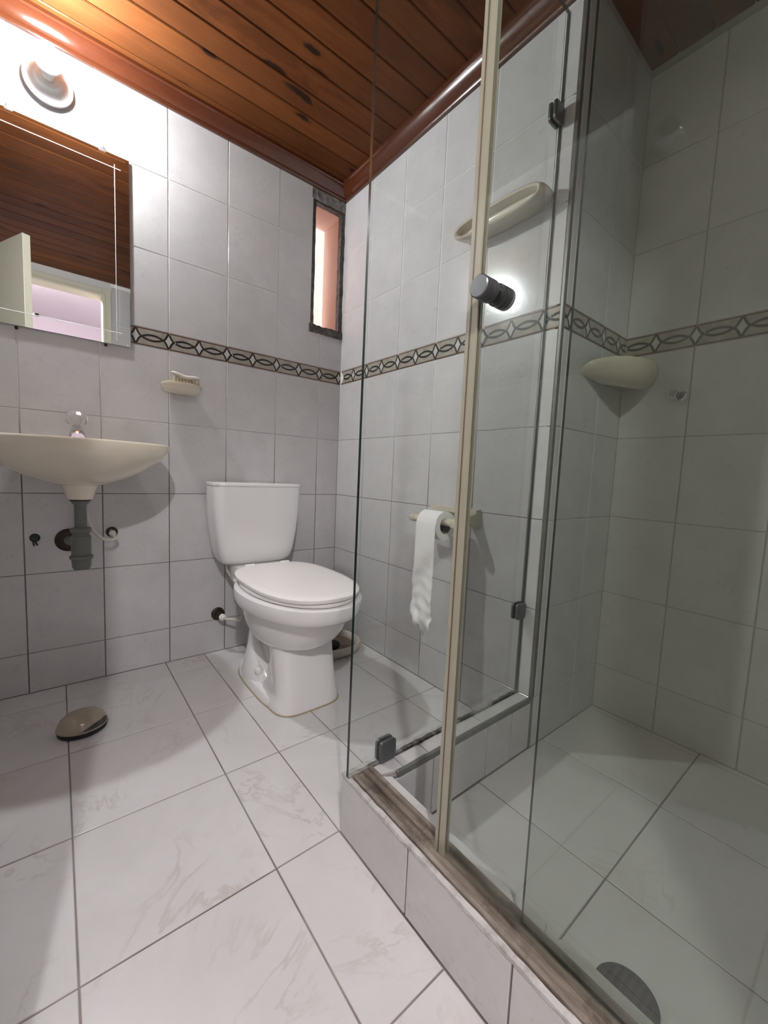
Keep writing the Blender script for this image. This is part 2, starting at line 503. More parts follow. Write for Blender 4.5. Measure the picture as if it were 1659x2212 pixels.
def wall(name, mw, ulo, uhi, ulines, hole=None, zlo=0, border_lines=None, ext=(0, 0), grout='grout'):
    """a grout-coloured backing with tiles; ulines are vertical joints"""
    bm = bmesh.new()
    b = -.0004
    def slab(u0, v0, u1, v1): box(bm, (u0, v0, -.03), (u1, v1, b))
    e0, e1, zb, zt = ulo - ext[0], uhi + ext[1], zlo - .05, CEIL + .02
    if hole:
        x0, z0, x1, z1 = hole
        slab(e0, zb, x0, zt); slab(x0, zb, e1, z0); slab(x0, z1, e1, zt); slab(x1, z0, e1, z1)
    else: slab(e0, zb, e1, zt)
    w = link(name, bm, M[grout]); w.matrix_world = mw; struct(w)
    bpy.context.view_layer.update()
    us = [ulo] + [x for x in ulines if ulo + .004 < x < uhi - .004] + [uhi]
    cells = list(zip(ROWS, ROWS[1:])) + list(zip(ROWS2, ROWS2[1:] ))
    for z0, z1 in cells:
        z0, z1 = (zlo if z0 == 0 else z0), min(z1, CEIL)
        for u0, u1 in zip(us, us[1:]):
            if hole and u1 > hole[0] and u0 < hole[2] and z1 > hole[1] and z0 < hole[3]:
                h = .0013
                hx, hz0, hz1 = hole[0], hole[1], hole[3]
                if u0 < hx:                                       # column partly beside the opening
                    P = [(u0 + h, z0 + h)]
                    if z0 < hz0: P += [(u1 - h, z0 + h), (u1 - h, hz0), (hx, hz0)]
                    else: P += [(hx, z0 + h)]
                    if z1 > hz1: P += [(hx, hz1), (u1 - h, hz1), (u1 - h, z1 - h)]
                    else: P += [(hx, z1 - h)]
                    P += [(u0 + h, z1 - h)]
                    tile(w, mw, u0, z0, u1, z1, cut=P)
                else:
                    if z0 < hz0 - .01: tile(w, mw, u0, z0, u1, hz0)
                    if z1 > hz1 + .01: tile(w, mw, u0, hz1, u1, z1)
                continue
            tile(w, mw, u0, z0, u1, z1, g2=.0020)
    if border_lines is not None:
        for s in border_lines: border(w, mw, s, BAND0, ulo, uhi)
    return w

YR, X3, YF, XL = -1.1688, .43, -2.11, -1.75
mw_back = frame((1, 0, 0), (0, 0, 1), (0, -1, 0), (0, 0, 0))
lines = [-.1214 - TW * k for k in range(8)]
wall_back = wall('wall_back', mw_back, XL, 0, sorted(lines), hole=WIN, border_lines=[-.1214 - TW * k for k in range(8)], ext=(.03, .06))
mw_right = frame((0, -1, 0), (0, 0, 1), (-1, 0, 0), (0, 0, 0))
lines = [.2288 + TW * k for k in range(5)]
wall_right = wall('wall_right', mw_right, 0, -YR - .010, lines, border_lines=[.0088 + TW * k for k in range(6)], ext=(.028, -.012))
mw_ret = frame((1, 0, 0), (0, 0, 1), (0, -1, 0), (0, YR, 0))
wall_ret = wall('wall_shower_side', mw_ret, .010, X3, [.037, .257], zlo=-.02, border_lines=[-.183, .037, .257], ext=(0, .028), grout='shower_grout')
mw_sh = frame((0, -1, 0), (0, 0, 1), (-1, 0, 0), (X3, YR, 0))
lines = [.2032 + TW * k for k in range(5)]
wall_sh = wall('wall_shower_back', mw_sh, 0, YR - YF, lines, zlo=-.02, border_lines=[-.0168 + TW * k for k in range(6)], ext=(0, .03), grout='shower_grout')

# wall behind the camera, with the doorway, and the left wall (seen only in the mirror)
DX0, DX1, DZ = -1.61, -.83, 2.06
mw_front = frame((-1, 0, 0), (0, 0, 1), (0, 1, 0), (0, YF, 0))
wall_front = wall('wall_front', mw_front, -X3, .775, [-X3 + TW * k for k in range(1, 6)], border_lines=[-X3 + TW * k for k in range(6)], ext=(.03, 0))
bm = bmesh.new()
box(bm, (XL, YF - .1, -.05), (DX0 - .056, YF, CEIL + .02)); box(bm, (DX0 - .056, YF - .1, DZ + .056), (-.775, YF, CEIL + .02))
struct(link('wall_front', bm, M['white_wall']))
mw_left = frame((0, 1, 0), (0, 0, 1), (1, 0, 0), (XL, 0, 0))
wall_left = wall('wall_left', mw_left, YF, 0, [YF + TW * k for k in range(1, 10)], border_lines=[YF + TW * k for k in range(10)], ext=(.1, .03))

# ------------------------------------------------------------ floors
bm = bmesh.new()
box(bm, (XL - .02, YF - .11, -.06), (-.60, .02, -.0015)); box(bm, (-.60, -1.13, -.06), (.02, .02, -.0015)); box(bm, (-.60, YF - .02, -.08), (X3 + .02, -1.13, -.0215))
floor = struct(link('floor', bm, M['floor_grout']))
bpy.context.view_layer.update()
I4 = Matrix.Identity(4)
FP = .3236
xs = [x for x in [-1.1215 + FP * k for k in range(-3, 5)] if XL < x < 0]
ys = [y for y in [-1.0918 + FP * k for k in range(-4, 5)] if YF < y < 0]
def floor_grid(x0, x1, y0, y1, z):
    X = [x0] + [x for x in xs if x0 + .01 < x < x1 - .01] + [x1]
    Y = [y0] + [y for y in ys if y0 + .01 < y < y1 - .01] + [y1]
    for a, b in zip(X, X[1:]):
        for c, d in zip(Y, Y[1:]): tile(floor, Matrix.Translation((0, 0, z)), a, c, b, d, g=.003, mat='floor')
floor_grid(XL, -.647, YF, 0, -.0015)
floor_grid(-.647, 0, -1.094, 0, -.0015)
xs = [-.2425, .0811, .4047]; ys = [-1.8266, -1.503]
floor_grid(-.566, X3, YF, YR, -.0215)

# ------------------------------------------------------------ ceiling of varnished boards
bm = bmesh.new(); box(bm, (XL - .08, YF - .1, CEIL + .012), (X3 + .03, .03, CEIL + .03))
ceiling = struct(link('ceiling', bm, M['groove']))
bpy.context.view_layer.update()
PW = .0905
k = 0; y = .022
def mk_plank(bm):
    L = X3 - XL + .06; w = PW - .0025
    prof = [(-w / 2, .011), (-w / 2, .003), (-w / 2 + .0035, 0), (w / 2 - .0035, 0), (w / 2, .003), (w / 2, .011)]
    loft(bm, [[(-L / 2, a, b) for a, b in prof], [(L / 2, a, b) for a, b in prof]])
while y > YF - .05:
    put_piece('plank', 'plank', mk_plank, M['pine'], ceiling, Matrix.Translation(((X3 + XL) / 2, y - PW / 2, CEIL)))
    y -= PW; k += 1

# mouldings under the ceiling
def moulding(name, p0, p1, n):
    p0, p1, n = Vector(p0), Vector(p1), Vector(n)
    prof = [(0, 0), (.010, 0), (.015, .006), (.015, .012), (.022, .017), (.032, .027), (.040, .040), (.042, .046), (.048, .049), (.048, .060), (0, .060)]
    bm = bmesh.new(); z = Vector((0, 0, 1))
    loft(bm, [[p + n * a + z * (b - .060) for a, b in prof] for p in (p0, p1)])
    return struct(link(name, bm, M['moulding'], smooth=True))
moulding('trim_1', (XL, -.0015, CEIL), (-.012, -.0015, CEIL), (0, -1, 0))
moulding('trim_2', (-.0015, 0, CEIL), (-.0015, YR, CEIL), (-1, 0, 0))

# grey edge profiles: end of the toilet-paper wall
bm = bmesh.new()
box(bm, (-.003, YR - .0005, .142), (.012, YR + .010, 2.11), .002)
struct(link('trim_3', bm, M['edge_trim']))

# ------------------------------------------------------------ window in the toilet wall
x0, z0, x1, z1 = WIN
D = .20
bm = bmesh.new()
box(bm, (x1, .03, z0 - .02), (.06, D, CEIL)); box(bm, (x0 - .06, .03, z1), (x1, D, CEIL))
box(bm, (x0 - .06, .03, z0 - .06), (x1, D, z0)); box(bm, (x0 - .06, .03, z0), (x0, D, z1))
struct(link('wall_window_reveal', bm, M['salmon']))
win = bpy.data.objects.new('window_1', None); COL.objects.link(win); win.matrix_world = Matrix.Translation((x0, 0, z0)); struct(win)
bpy.context.view_layer.update()
def rough_bar(bm, lo, hi, n, amp, seed):
    rnd = random.Random(seed)
    lo, hi = Vector(lo), Vector(hi); d = hi - lo; ax = max(range(3), key=lambda i: d[i])
    rings = []
    for i in range(n + 1):
        t = lo[ax] + d[ax] * i / n
        o = [j for j in range(3) if j != ax]
        r = []
        for a, b in ((0, 0), (1, 0), (1, 1), (0, 1)):
            p = [0, 0, 0]; p[ax] = t
            p[o[0]] = (lo, hi)[a][o[0]] + rnd.uniform(-amp, amp); p[o[1]] = (lo, hi)[b][o[1]] + rnd.uniform(-amp, amp)
            r.append(p)
        rings.append(r)
    loft(bm, rings)
bm = bmesh.new(); rough_bar(bm, (x0, .000, z0), (x0 + .017, .028, z1), 22, .0012, 1); link('frame_jamb', bm, M['putty'], win)
bm = bmesh.new(); rough_bar(bm, (x1 - .020, .000, z0), (x1, .028, z1), 22, .0014, 2); link('frame_jamb', bm, M['putty'], win)
bm = bmesh.new(); rough_bar(bm, (x0 + .017, .001, z1 - .010), (x1 - .020, .028, z1), 8, .001, 3); link('frame_head', bm, M['putty'], win)
bm = bmesh.new(); rough_bar(bm, (x0 - .006, -.008, z0 - .014), (x1, .028, z0 + .020), 14, .0028, 4); link('putty_sill', bm, M['putty'], win)
bm = bmesh.new(); rough_bar(bm, (x0 - .006, -.003, z1), (x1, .001, 2.112), 10, .0012, 5); link('mortar_patch', bm, M['mortar'], win)
bm = bmesh.new(); box(bm, (x0 + .010, .013, z0 + .012), (x1 - .010, .016, z1 - .005)); link('pane', bm, M['window_glass'], win)
# neighbouring house wall and a post outside
bm = bmesh.new(); box(bm, (-2.2, 1.0, .2), (1.2, 1.08, 3.2)); nw = struct(link('wall_neighbour', bm, M['outer_wall']))
bm = bmesh.new(); box(bm, (.118, .955, .2), (.150, 1.002, 3.2)); link('post', bm, M['brown_post'], nw)

# ------------------------------------------------------------ door, its frame, and the bedroom beyond
door = bpy.data.objects.new('door_1', None); COL.objects.link(door); door.matrix_world = Matrix.Translation((DX0, YF, 0)); struct(door)
bpy.context.view_layer.update()
for a, b in ((DX0 - .055, DX0), (DX1, DX1 + .055)):
    bm = bmesh.new(); box(bm, (a, YF - .115, 0), (b, YF + .012, DZ + .055), .003)
    s = 1 if a < -1.2 else -1
    xx = b if s > 0 else a
    box(bm, (min(xx, xx - s * .018), YF + .012, 0), (max(xx, xx - s * .018), YF + .022, DZ), .003)
    link('jamb', bm, M['cream_paint'], door)
bm = bmesh.new(); box(bm, (DX0, YF - .115, DZ), (DX1, YF + .012, DZ + .055), .003); box(bm, (DX0 - .018, YF + .012, DZ), (DX1 + .018, YF + .022, DZ + .018), .003)
link('lintel', bm, M['cream_paint'], door)
h0 = Vector((DX0 + .005, YF + .03, 0)); h1 = Vector((-1.2467, -1.300, 0))
dd = (h1 - h0).normalized(); nn = Vector((dd.y, -dd.x, 0))     # towards +x
bm = bmesh.new()
L = (h1 - h0).length
box(bm, (0, 0, .01), (L, .036, 2.03), .002)
leaf = link('door_leaf', bm, M['cream_paint'], None)
leaf.matrix_world = Matrix(((dd.x, nn.x, 0, h0.x), (dd.y, nn.y, 0, h0.y), (0, 0, 1, 0), (0, 0, 0, 1)))
bpy.context.view_layer.update()
mwl = leaf.matrix_world.copy(); leaf.parent = door; leaf.matrix_parent_inverse = door.matrix_world.inverted(); leaf.matrix_world = mwl
bpy.context.view_layer.update()
bm = bmesh.new(); lathe(bm, (L - .07, .036, 1.62), (0, 1, 0), [(0, .026), (.006, .026), (.008, .012), (.03, .012), (.034, .024), (.05, .028), (.062, .02), (.066, .002)])
k = link('lock_knob', bm, M['chrome'], None, True); k.matrix_world = mwl
bpy.context.view_layer.update(); k.parent = leaf; k.matrix_parent_inverse = mwl.inverted()
bx0, bx1, by0, by1, bz = -2.9, 1.0, -4.6, YF - .1, 2.4
bm = bmesh.new(); box(bm, (bx0, by0 - .05, 0), (bx1, by0, bz)); struct(link('wall_bedroom_far', bm, M['pink_wall']))
bm = bmesh.new(); box(bm, (bx0 - .05, by0, 0), (bx0, by1, bz)); struct(link('wall_bedroom_left', bm, M['pink_wall']))
bm = bmesh.new(); box(bm, (bx1, by0, 0), (bx1 + .05, by1, bz)); struct(link('wall_bedroom_right', bm, M['pink_wall']))
bm = bmesh.new(); box(bm, (bx0, by0, bz), (bx1, by1, bz + .05)); struct(link('ceiling', bm, M['pink_wall']))
bm = bmesh.new(); box(bm, (bx0, by0, -.06), (bx1, by1, -.002)); struct(link('floor', bm, M['floor']))
bm = bmesh.new()
box(bm, (bx0, by1 - .02, 0), (DX0 - .06, by1, bz)); box(bm, (DX1 + .06, by1 - .02, 0), (bx1, by1, bz)); box(bm, (DX0 - .06, by1 - .02, DZ + .06), (DX1 + .06, by1, bz))
struct(link('wall_bedroom_near', bm, M['pink_wall']))

# ------------------------------------------------------------ shower curb
curb = bpy.data.objects.new('shower_curb', None); COL.objects.link(curb); curb.matrix_world = Matrix.Translation((-.607, -1.13, 0))
tag(curb, 'low L-shaped tiled curb round the shower floor, grimy on top', 'curb')
bpy.context.view_layer.update()
CX0, CX1, CY0, CY1, CZ = -.647, -.566, -1.094, YR, .142
bm = bmesh.new()
box(bm, (CX0 + .004, YF + .002, -.02), (CX1 - .004, CY0 - .004, CZ - .010)); box(bm, (CX1 - .004, CY1 + .004, -.02), (-.001, CY0 - .004, CZ - .006))
link('core', bm, M['floor_grout'], curb)
mo = frame((0, -1, 0), (0, 0, 1), (-1, 0, 0), (CX0 + .0015, 0, 0))
us = [-CY0, 1.3145, 1.534, 1.7545, 1.974, -YF - .003]
for a, b in zip(us, us[1:]): tile(curb, mo, a, 0, b, CZ - .006)
mi = frame((1, 0, 0), (0, 0, 1), (0, -1, 0), (0, CY1 + .0015, 0))
us = [CX1 + .002, -.428, -.215, -.10, -.003]
for a, b in zip(us, us[1:]): tile(curb, mi, a, -.019, b, CZ - .012)
mo2 = frame((-1, 0, 0), (0, 0, 1), (0, 1, 0), (0, CY0 - .0015, 0))
us = [.004, .217, .43, -CX0]
for a, b in zip(us, us[1:]): tile(curb, mo2, a, 0, b, CZ - .006)
mi2 = frame((0, 1, 0), (0, 0, 1), (1, 0, 0), (CX1 - .0015, 0, 0))
us = [YF + .003, -1.974, -1.7545, -1.534, -1.3145, CY1 - .003]
for a, b in zip(us, us[1:]): tile(curb, mi2, a, -.019, b, CZ - .006)
mt = Matrix.Translation((0, 0, CZ - .0015))
us = [-.520, -.4365, -.226, -.004]
for a, b in zip(us, us[1:]): tile(curb, mt, a, CY1 + .010, b, -1.119)
P = [(-.578, -1.121), (-.5215, -1.121), (-.5215, CY1 + .0113), (-.545, CY1 + .0113), (-.578, -1.150)]
tile(curb, mt, -.58, CY1, -.52, -1.12, cut=P[::-1])
ends = [(-1.1520, -1.3240), (-1.3300, -1.5440), (-1.550, -1.764), (-1.77, -1.984), (-1.99, YF + .004)]
for a, b in ends:
    P = [(-.584, a + .0), (CX1 + .003, a - .016), (CX1 + .004, b + .006), (-.584, b)]
    tile(curb, mt, -.584, b, CX1, a, cut=P[::-1])
bm = bmesh.new(); box(bm, (-.545, CY1 - .001, CZ - .012), (-.004, CY1 + .0095, CZ + .002), .002); link('edge_profile', bm, M['edge_trim'], curb)
bm = bmesh.new(); rough_bar(bm, (CX0 - .001, YF + .003, CZ - .0065), (CX0 + .009, CY0 + .000, CZ + .001), 60, .0009, 8); link('chipped_edge', bm, M['chipped'], curb)
bm = bmesh.new(); rough_bar(bm, (CX0 + .009, CY0 - .012, CZ - .008), (-.003, CY0 - .001, CZ - .001), 40, .0006, 9); link('chipped_edge', bm, M['chipped'], curb)
bm = bmesh.new(); rough_bar(bm, (-.647, -1.121, CZ - .003), (-.003, -1.1115, CZ + .0055), 50, .0012, 10); link('silicone_bead', bm, M['mould'], curb)

# sliding-door track lying on the long side of the curb
tr = thing('door_track', 'brown stained aluminium sliding door track on the curb', 'track', (-.61, -1.6, CZ))
bpy.context.view_layer.update()
prof = [(-.637, CZ - .003), (-.637, CZ + .006), (-.632, CZ + .009), (-.626, CZ + .009), (-.624, CZ + .003), (-.6135, CZ + .003), (-.612, CZ + .010), (-.608, CZ + .010), (-.6065, CZ + .003), (-.597, CZ + .003), (-.595, CZ + .010), (-.588, CZ + .011), (-.585, CZ + .006), (-.585, CZ - .003)]
bm = bmesh.new(); loft(bm, [[(a, yy, b) for a, b in prof] for yy in [-1.124 - .0246 * i for i in range(41)]]); link('channel', bm, M['track'], tr)

# ------------------------------------------------------------ glass
def pane(name, lo, hi, parent, face_axis, mat):
    """a sheet of glass with dark polished edges"""
    bm = bmesh.new(); box(bm, lo, hi)
    bmesh.ops.recalc_face_normals(bm, faces=bm.faces)
    for f in bm.faces: f.material_index = 0 if abs(f.normal[face_axis]) > .5 else 1
    return link(name, bm, None, parent, mats=[mat, M['glass_edge']])
GY = -1.1163; GT = .008
fp = thing('fixed_glass_panel', 'clear fixed glass panel standing on the short curb beside the toilet', 'glass panel', (-.32, GY, CZ))
bpy.context.view_layer.update()
pane('pane', (-.6475, GY - GT / 2, CZ + .004), (-.004, GY + GT / 2, 2.095), fp, 1, M['glass'])
def clip_part(c, along, up, n):
    """square clip: two plates gripping the sheet; c centre, n the sheet's normal"""
    bm = bmesh.new(); c, a, u, n = Vector(c), Vector(along), Vector(up), Vector(n)
    for s in (-1, 1):
        rings = []
        for off, k in ((.0045, 1), (.0105, 1), (.0125, .86)):
            r = []
            for i in range(24):
                t = 2 * PI * i / 24
                r.append(c + a * (.0235 * k * spow(math.cos(t), .35)) + u * (.0255 * k * spow(math.sin(t), .35)) + n * s * off)
            rings.append(r)
        loft(bm, rings)
        lathe(bm, c + n * s * .0120 + u * -.008, n * s, [(0, .004), (.0012, .0035), (.0015, .001)], 10)
    return bm
link('clip', clip_part((-.541, GY, CZ + .028), (1, 0, 0), (0, 0, 1), (0, 1, 0)), M['dark_metal'], fp)
link('clip', clip_part((-.027, GY, 1.825), (1, 0, 0), (0, 0, 1), (0, 1, 0)), M['dark_metal'], fp)
link('clip', clip_part((-.027, GY, .4115), (1, 0, 0), (0, 0, 1), (0, 1, 0)), M['dark_metal'], fp)

SX = -.609
sd = thing('sliding_glass_door', 'sliding glass shower door with yellowed plastic edge and round knob', 'shower door', (SX, -1.7, CZ))
bpy.context.view_layer.update()
Y0 = -1.352
pane('pane', (SX - .003, -2.02, CZ + .006), (SX + .003, Y0 - .004, 2.095), sd, 0, M['door_glass'])
bm = bmesh.new()
prof = [(-.0055, -.004), (.0055, -.004), (.0055, -.022), (.0034, -.022), (.0034, -.0045), (-.0034, -.0045), (-.0034, -.022), (-.0055, -.022)]
prof = [(-.0065, .001), (.0065, .001), (.0065, -.0205), (.0035, -.0205), (.0035, -.004), (-.0035, -.004), (-.0035, -.0205), (-.0065, -.0205)]
loft(bm, [[(SX + a, Y0 + b, z) for a, b in prof] for z in (CZ + .004, 2.097)])
seal = link('edge_seal', bm, M['seal'], sd); seal['label'] = 'yellowed plastic seal along the glass edge'
bpy.context.view_layer.update()
bm = bmesh.new(); box(bm, (SX - .0072, Y0 - .0085, CZ + .005), (SX - .0064, Y0 - .0065, 2.096)); link('seal_groove', bm, M['seal_dark'], seal)
KY, KZ = -1.395, 1.091
bm = bmesh.new()
for s in (-1, 1):
    lathe(bm, (SX + s * .003, KY, KZ), (s, 0, 0), [(0, .0125), (.004, .0125), (.0045, .0165), (.013, .0165), (.0135, .0150), (.0155, .0150), (.016, .0165), (.0205, .0165), (.021, .0150), (.0225, .0150), (.023, .0165), (.031, .0165), (.0325, .0150), (.0327, .001)], 32)
kn = link('knob', bm, M['dark_metal'], sd, True); kn['label'] = 'ribbed round grey metal door knob'

PX = -.597
sp_ = thing('overlapping_glass_panel', 'frameless glass sheet overlapping behind the sliding shower door', 'glass panel', (PX + .004, -1.8, CZ))
bpy.context.view_layer.update()
pane('pane', (-.6005, YF + .004, CZ + .006), (-.5945, -1.5165, 2.095), sp_, 0, M['door_glass'])

# ------------------------------------------------------------ toilet
TX = -.460
toilet = thing('toilet', 'white ceramic toilet with its lid closed, against the tiled wall', 'toilet', (TX, -.4, 0))
bpy.context.view_layer.update()
bm = bmesh.new()
CYB = -.465
loft(bm, [
    egg(TX, CYB, .172, .255, .21, .392), egg(TX, CYB, .194, .306, .245, .3935), egg(TX, CYB, .200, .314, .250, .390), egg(TX, CYB, .2015, .3155, .251, .382),
    egg(TX, CYB, .2005, .313, .250, .360), egg(TX, CYB, .198, .307, .248, .346), egg(TX, CYB, .192, .297, .244, .338), egg(TX, CYB, .180, .268, .235, .334),
    egg(TX, CYB, .1735, .250, .225, .326), egg(TX, CYB, .170, .240, .215, .300), egg(TX, CYB, .164, .226, .205, .272), egg(TX, CYB, .153, .206, .19, .245),
    egg(TX, CYB, .138, .180, .175, .222), egg(TX, CYB, .118, .150, .155, .204), egg(TX, CYB, .09, .11, .12, .192)])
# front of the pedestal, a squarish column
def ped(z, ax, yf, yb, n): 
    cy = (yf + yb) / 2; return egg(TX, cy, ax, cy - yf, yb - cy, z, n, n)
def col(z, ax, yf, yb, n, tp):
    out = []
    for x, y, zz in ped(z, ax, yf, yb, n):
        f = min(1, max(0, (y - yf - .045) / .16))
        out.append((TX + (x - TX) * (1 - tp * f), y, zz))
    return out
loft(bm, [ped(.0, .124, -.640, -.36, 4.2), ped(.012, .1235, -.638, -.36, 4.2), col(.026, .1225, -.634, -.36, 4.2, .06), col(.05, .120, -.628, -.37, 4.2, .30), col(.11, .1175, -.612, -.38, 4.0, .40), col(.17, .1175, -.600, -.38, 3.8, .34), col(.215, .119, -.595, -.38, 3.4, .2)])
# foot flange and the waterway behind
loft(bm, [ped(0, .132, -.628, -.17, 3.4), ped(.022, .131, -.622, -.175, 3.4), ped(.030, .126, -.612, -.18, 3.4), ped(.034, .110, -.59, -.2, 3.2)])
loft(bm, [ped(.0, .10, -.45, -.15, 3), ped(.06, .085, -.44, -.15, 3), ped(.15, .07, -.46, -.14, 3), ped(.25, .085, -.50, -.13, 3), ped(.36, .13, -.5, -.08, 3.4)])
for s in (-1, 1):
    rings = []
    for z, cx, rx, cy, ry in ((.0, .070, .062, -.335, .130), (.03, .072, .059, -.335, .118), (.06, .074, .053, -.332, .098), (.10, .077, .041, -.325, .070), (.135, .081, .028, -.315, .045), (.165, .085, .016, -.305, .025), (.20, .086, .011, -.300, .018), (.27, .090, .014, -.31, .025), (.34, .10, .02, -.32, .03)):
        rings.append([(TX + s * cx + rx * math.cos(2 * PI * i / 28), cy + ry * math.sin(2 * PI * i / 28), z) for i in range(28)])
    loft(bm, rings)
# deck that carries the tank
loft(bm, [ped(.30, .09, -.30, -.03, 4), ped(.35, .105, -.31, -.025, 4), ped(.395, .115, -.31, -.02, 4), ped(.4125, .113, -.30, -.022, 4)])
bowl = link('bowl', bm, M['white_ceramic'], toilet, True)
bpy.context.view_layer.update()
LC = -.462
bm = bmesh.new()
loft(bm, [egg(TX, LC, .168, .280, .225, .394), egg(TX, LC, .180, .298, .238, .396), egg(TX, LC, .182, .300, .240, .401), egg(TX, LC, .180, .298, .238, .4065), egg(TX, LC, .170, .285, .23, .4075)])
link('seat', bm, M['white_plastic'], toilet, True)
bm = bmesh.new()
loft(bm, [egg(TX, LC, .168, .283, .240, .4085, 2.45, 3.0), egg(TX, LC, .177, .296, .252, .4095, 2.45, 3.0), egg(TX, LC, .1795, .299, .255, .414, 2.45, 3.0), egg(TX, LC, .1785, .298, .254, .421, 2.45, 3.0), egg(TX, LC, .173, .290, .248, .4255, 2.45, 3.0), egg(TX, LC, .155, .265, .228, .4275, 2.45, 3.0), egg(TX, LC, .08, .14, .12, .4285, 2.45, 3.0)])
link('lid', bm, M['white_plastic'], toilet, True)
for s in (-1, 1):
    bm = bmesh.new(); lathe(bm, (TX + s * .075 - .02, -.222, .420), (1, 0, 0), [(0, .006), (.002, .010), (.038, .010), (.04, .006)], 16)
    box(bm, (TX + s * .075 - .016, -.232, .400), (TX + s * .075 + .016, -.212, .418), .003)
    link('hinge', bm, M['white_plastic'], toilet, True)
TC = -.470
def tk(z, hx, yf, yb=-.012, n=7): 
    cy = (yf + yb) / 2; return egg(TC, cy, hx, cy - yf, yb - cy, z, n, n, N=64)
bm = bmesh.new()
loft(bm, [tk(.412, .10, -.125, -.03, 4), tk(.413, .126, -.142, -.025, 4.5), tk(.420, .141, -.152, -.018, 5), tk(.436, .151, -.160), tk(.47, .161, -.166), tk(.54, .1725, -.170), tk(.62, .181, -.173), tk(.70, .1835, -.175), tk(.737, .1825, -.175), tk(.738, .16, -.16)])
link('tank', bm, M['white_ceramic'], toilet, True)
bm = bmesh.new(); loft(bm, [ped(.0002, .1275, -.6435, -.36, 4.2), ped(.0035, .126, -.642, -.36, 4.2)]); loft(bm, [ped(.0002, .1355, -.6315, -.168, 3.4), ped(.0035, .134, -.630, -.169, 3.4)])
o = link('sealant', bm, plain('stained_sealant', (.36, .29, .19), .6, var=.3, scale=25), toilet); o['label'] = 'brownish sealant line round the foot'
bm = bmesh.new()
loft(bm, [tk(.7375, .17, -.165), tk(.738, .184, -.177, -.010), tk(.747, .185, -.178, -.010), tk(.7505, .183, -.176, -.011), tk(.752, .172, -.166, -.02)])
link('tank_lid', bm, M['white_ceramic'], toilet, True)
for s in (-1, 1):
    bm = bmesh.new(); lathe(bm, (TX + s * .100, -.398, .062), (s * .3, -.62, .8), [(-.006, .0165), (0, .0165), (.012, .0165), (.02, .014), (.026, .009), (.0285, .002)], 20)
    link('bolt_cap', bm, M['white_ceramic'], toilet, True)

# water stop valve and hose of the toilet
VX, VZ = -.592, .171
tv = thing('toilet_stop_valve', 'dark tarnished stop valve on the wall left of the toilet', 'valve', (VX, 0, VZ))
bpy.context.view_layer.update()
bm = bmesh.new(); lathe(bm, (VX, -.003, VZ), (0, -1, 0), [(0, .028), (.003, .028), (.007, .020), (.008, .012)], 28); link('rosette', bm, M['bronze'], tv, True)
bm = bmesh.new(); lathe(bm, (VX, -.010, VZ), (.12, -1, -.1), [(0, .012), (.012, .012), (.013, .016), (.022, .016), (.023, .013), (.03, .013)], 20); link('valve_body', bm, M['bronze'], tv, True)
bm = bmesh.new(); lathe(bm, (VX + .004, -.040, VZ - .003), (.35, -1, -.2), [(0, .013), (.003, .0145), (.014, .0145), (.016, .011), (.022, .009)], 8); n_ = link('hose_nut', bm, M['white_plastic'], tv); n_['label'] = 'white plastic hose nut'
bm = bmesh.new()
tube(bm, catmull([(VX + .012, -.060, VZ - .008), (VX + .045, -.085, .160), (-.525, -.095, .156), (-.512, -.08, .185), (-.515, -.07, .235), (-.535, -.07, .300), (-.562, -.08, .350), (-.582, -.090, .385), (-.584, -.090, .4155)], 8), .0052)
tag(link('toilet_water_hose', bm, M['white_hose'], None, True), 'thin white water hose looping from stop valve to toilet tank', 'hose')

# worn oval tray on the floor behind the toilet
bx_, by_ = -.168, -.262
ot = thing('oval_tray', 'worn oval tray with a raised rim, on the floor right of the toilet', 'tray', (bx_, by_, 0))
bpy.context.view_layer.update()
def ov(z, a, b): return [(bx_ + a * spow(math.cos(2 * PI * i / 48), .85), by_ + b * spow(math.sin(2 * PI * i / 48), .85), z) for i in range(48)]
bm = bmesh.new(); loft(bm, [ov(.001, .112, .095), ov(.006, .125, .108), ov(.022, .134, .120), ov(.040, .136, .124), ov(.048, .132, .120), ov(.049, .124, .112), ov(.044, .118, .105), ov(.022, .113, .1), ov(.0205, .02, .015)])
for v in bm.verts: pass
link('rim', bm, plain('stained_cream', (.50, .45, .385), .45, var=.22, scale=18), ot, True)
bm = bmesh.new(); loft(bm, [ov(.021, .112, .098), ov(.0235, .111, .097)]); o = link('liner', bm, plain('brown_stain', (.17, .125, .095), .6, var=.35, scale=20), ot); o['label'] = 'brown stained inside of the tray'
bm = bmesh.new()
rn = random.Random(4)
def lump(bm, c, r, sq=.7):
    N = 20
    rings = []
    for j in range(9):
        ph = PI * j / 8
        rings.append([(c[0] + r * math.sin(ph) * math.cos(2 * PI * i / N) * (1 + .08 * math.sin(3 * i)), c[1] + r * .8 * math.sin(ph) * math.sin(2 * PI * i / N), c[2] - r * sq * math.cos(ph)) for i in range(N)])
    rings[0] = [(c[0] + .0005 * math.cos(i), c[1] + .0005 * math.sin(i), rings[0][0][2]) for i in range(N)]
    rings[-1] = [(c[0] + .0005 * math.cos(i), c[1] + .0005 * math.sin(i), rings[-1][0][2]) for i in range(N)]
    loft(bm, rings)
lump(bm, (-.183, -.312, .0445), .030)
tag(link('rubber_stopper', bm, M['black'], None, True), 'black rubber lump lying in the oval tray behind the toilet', 'stopper')

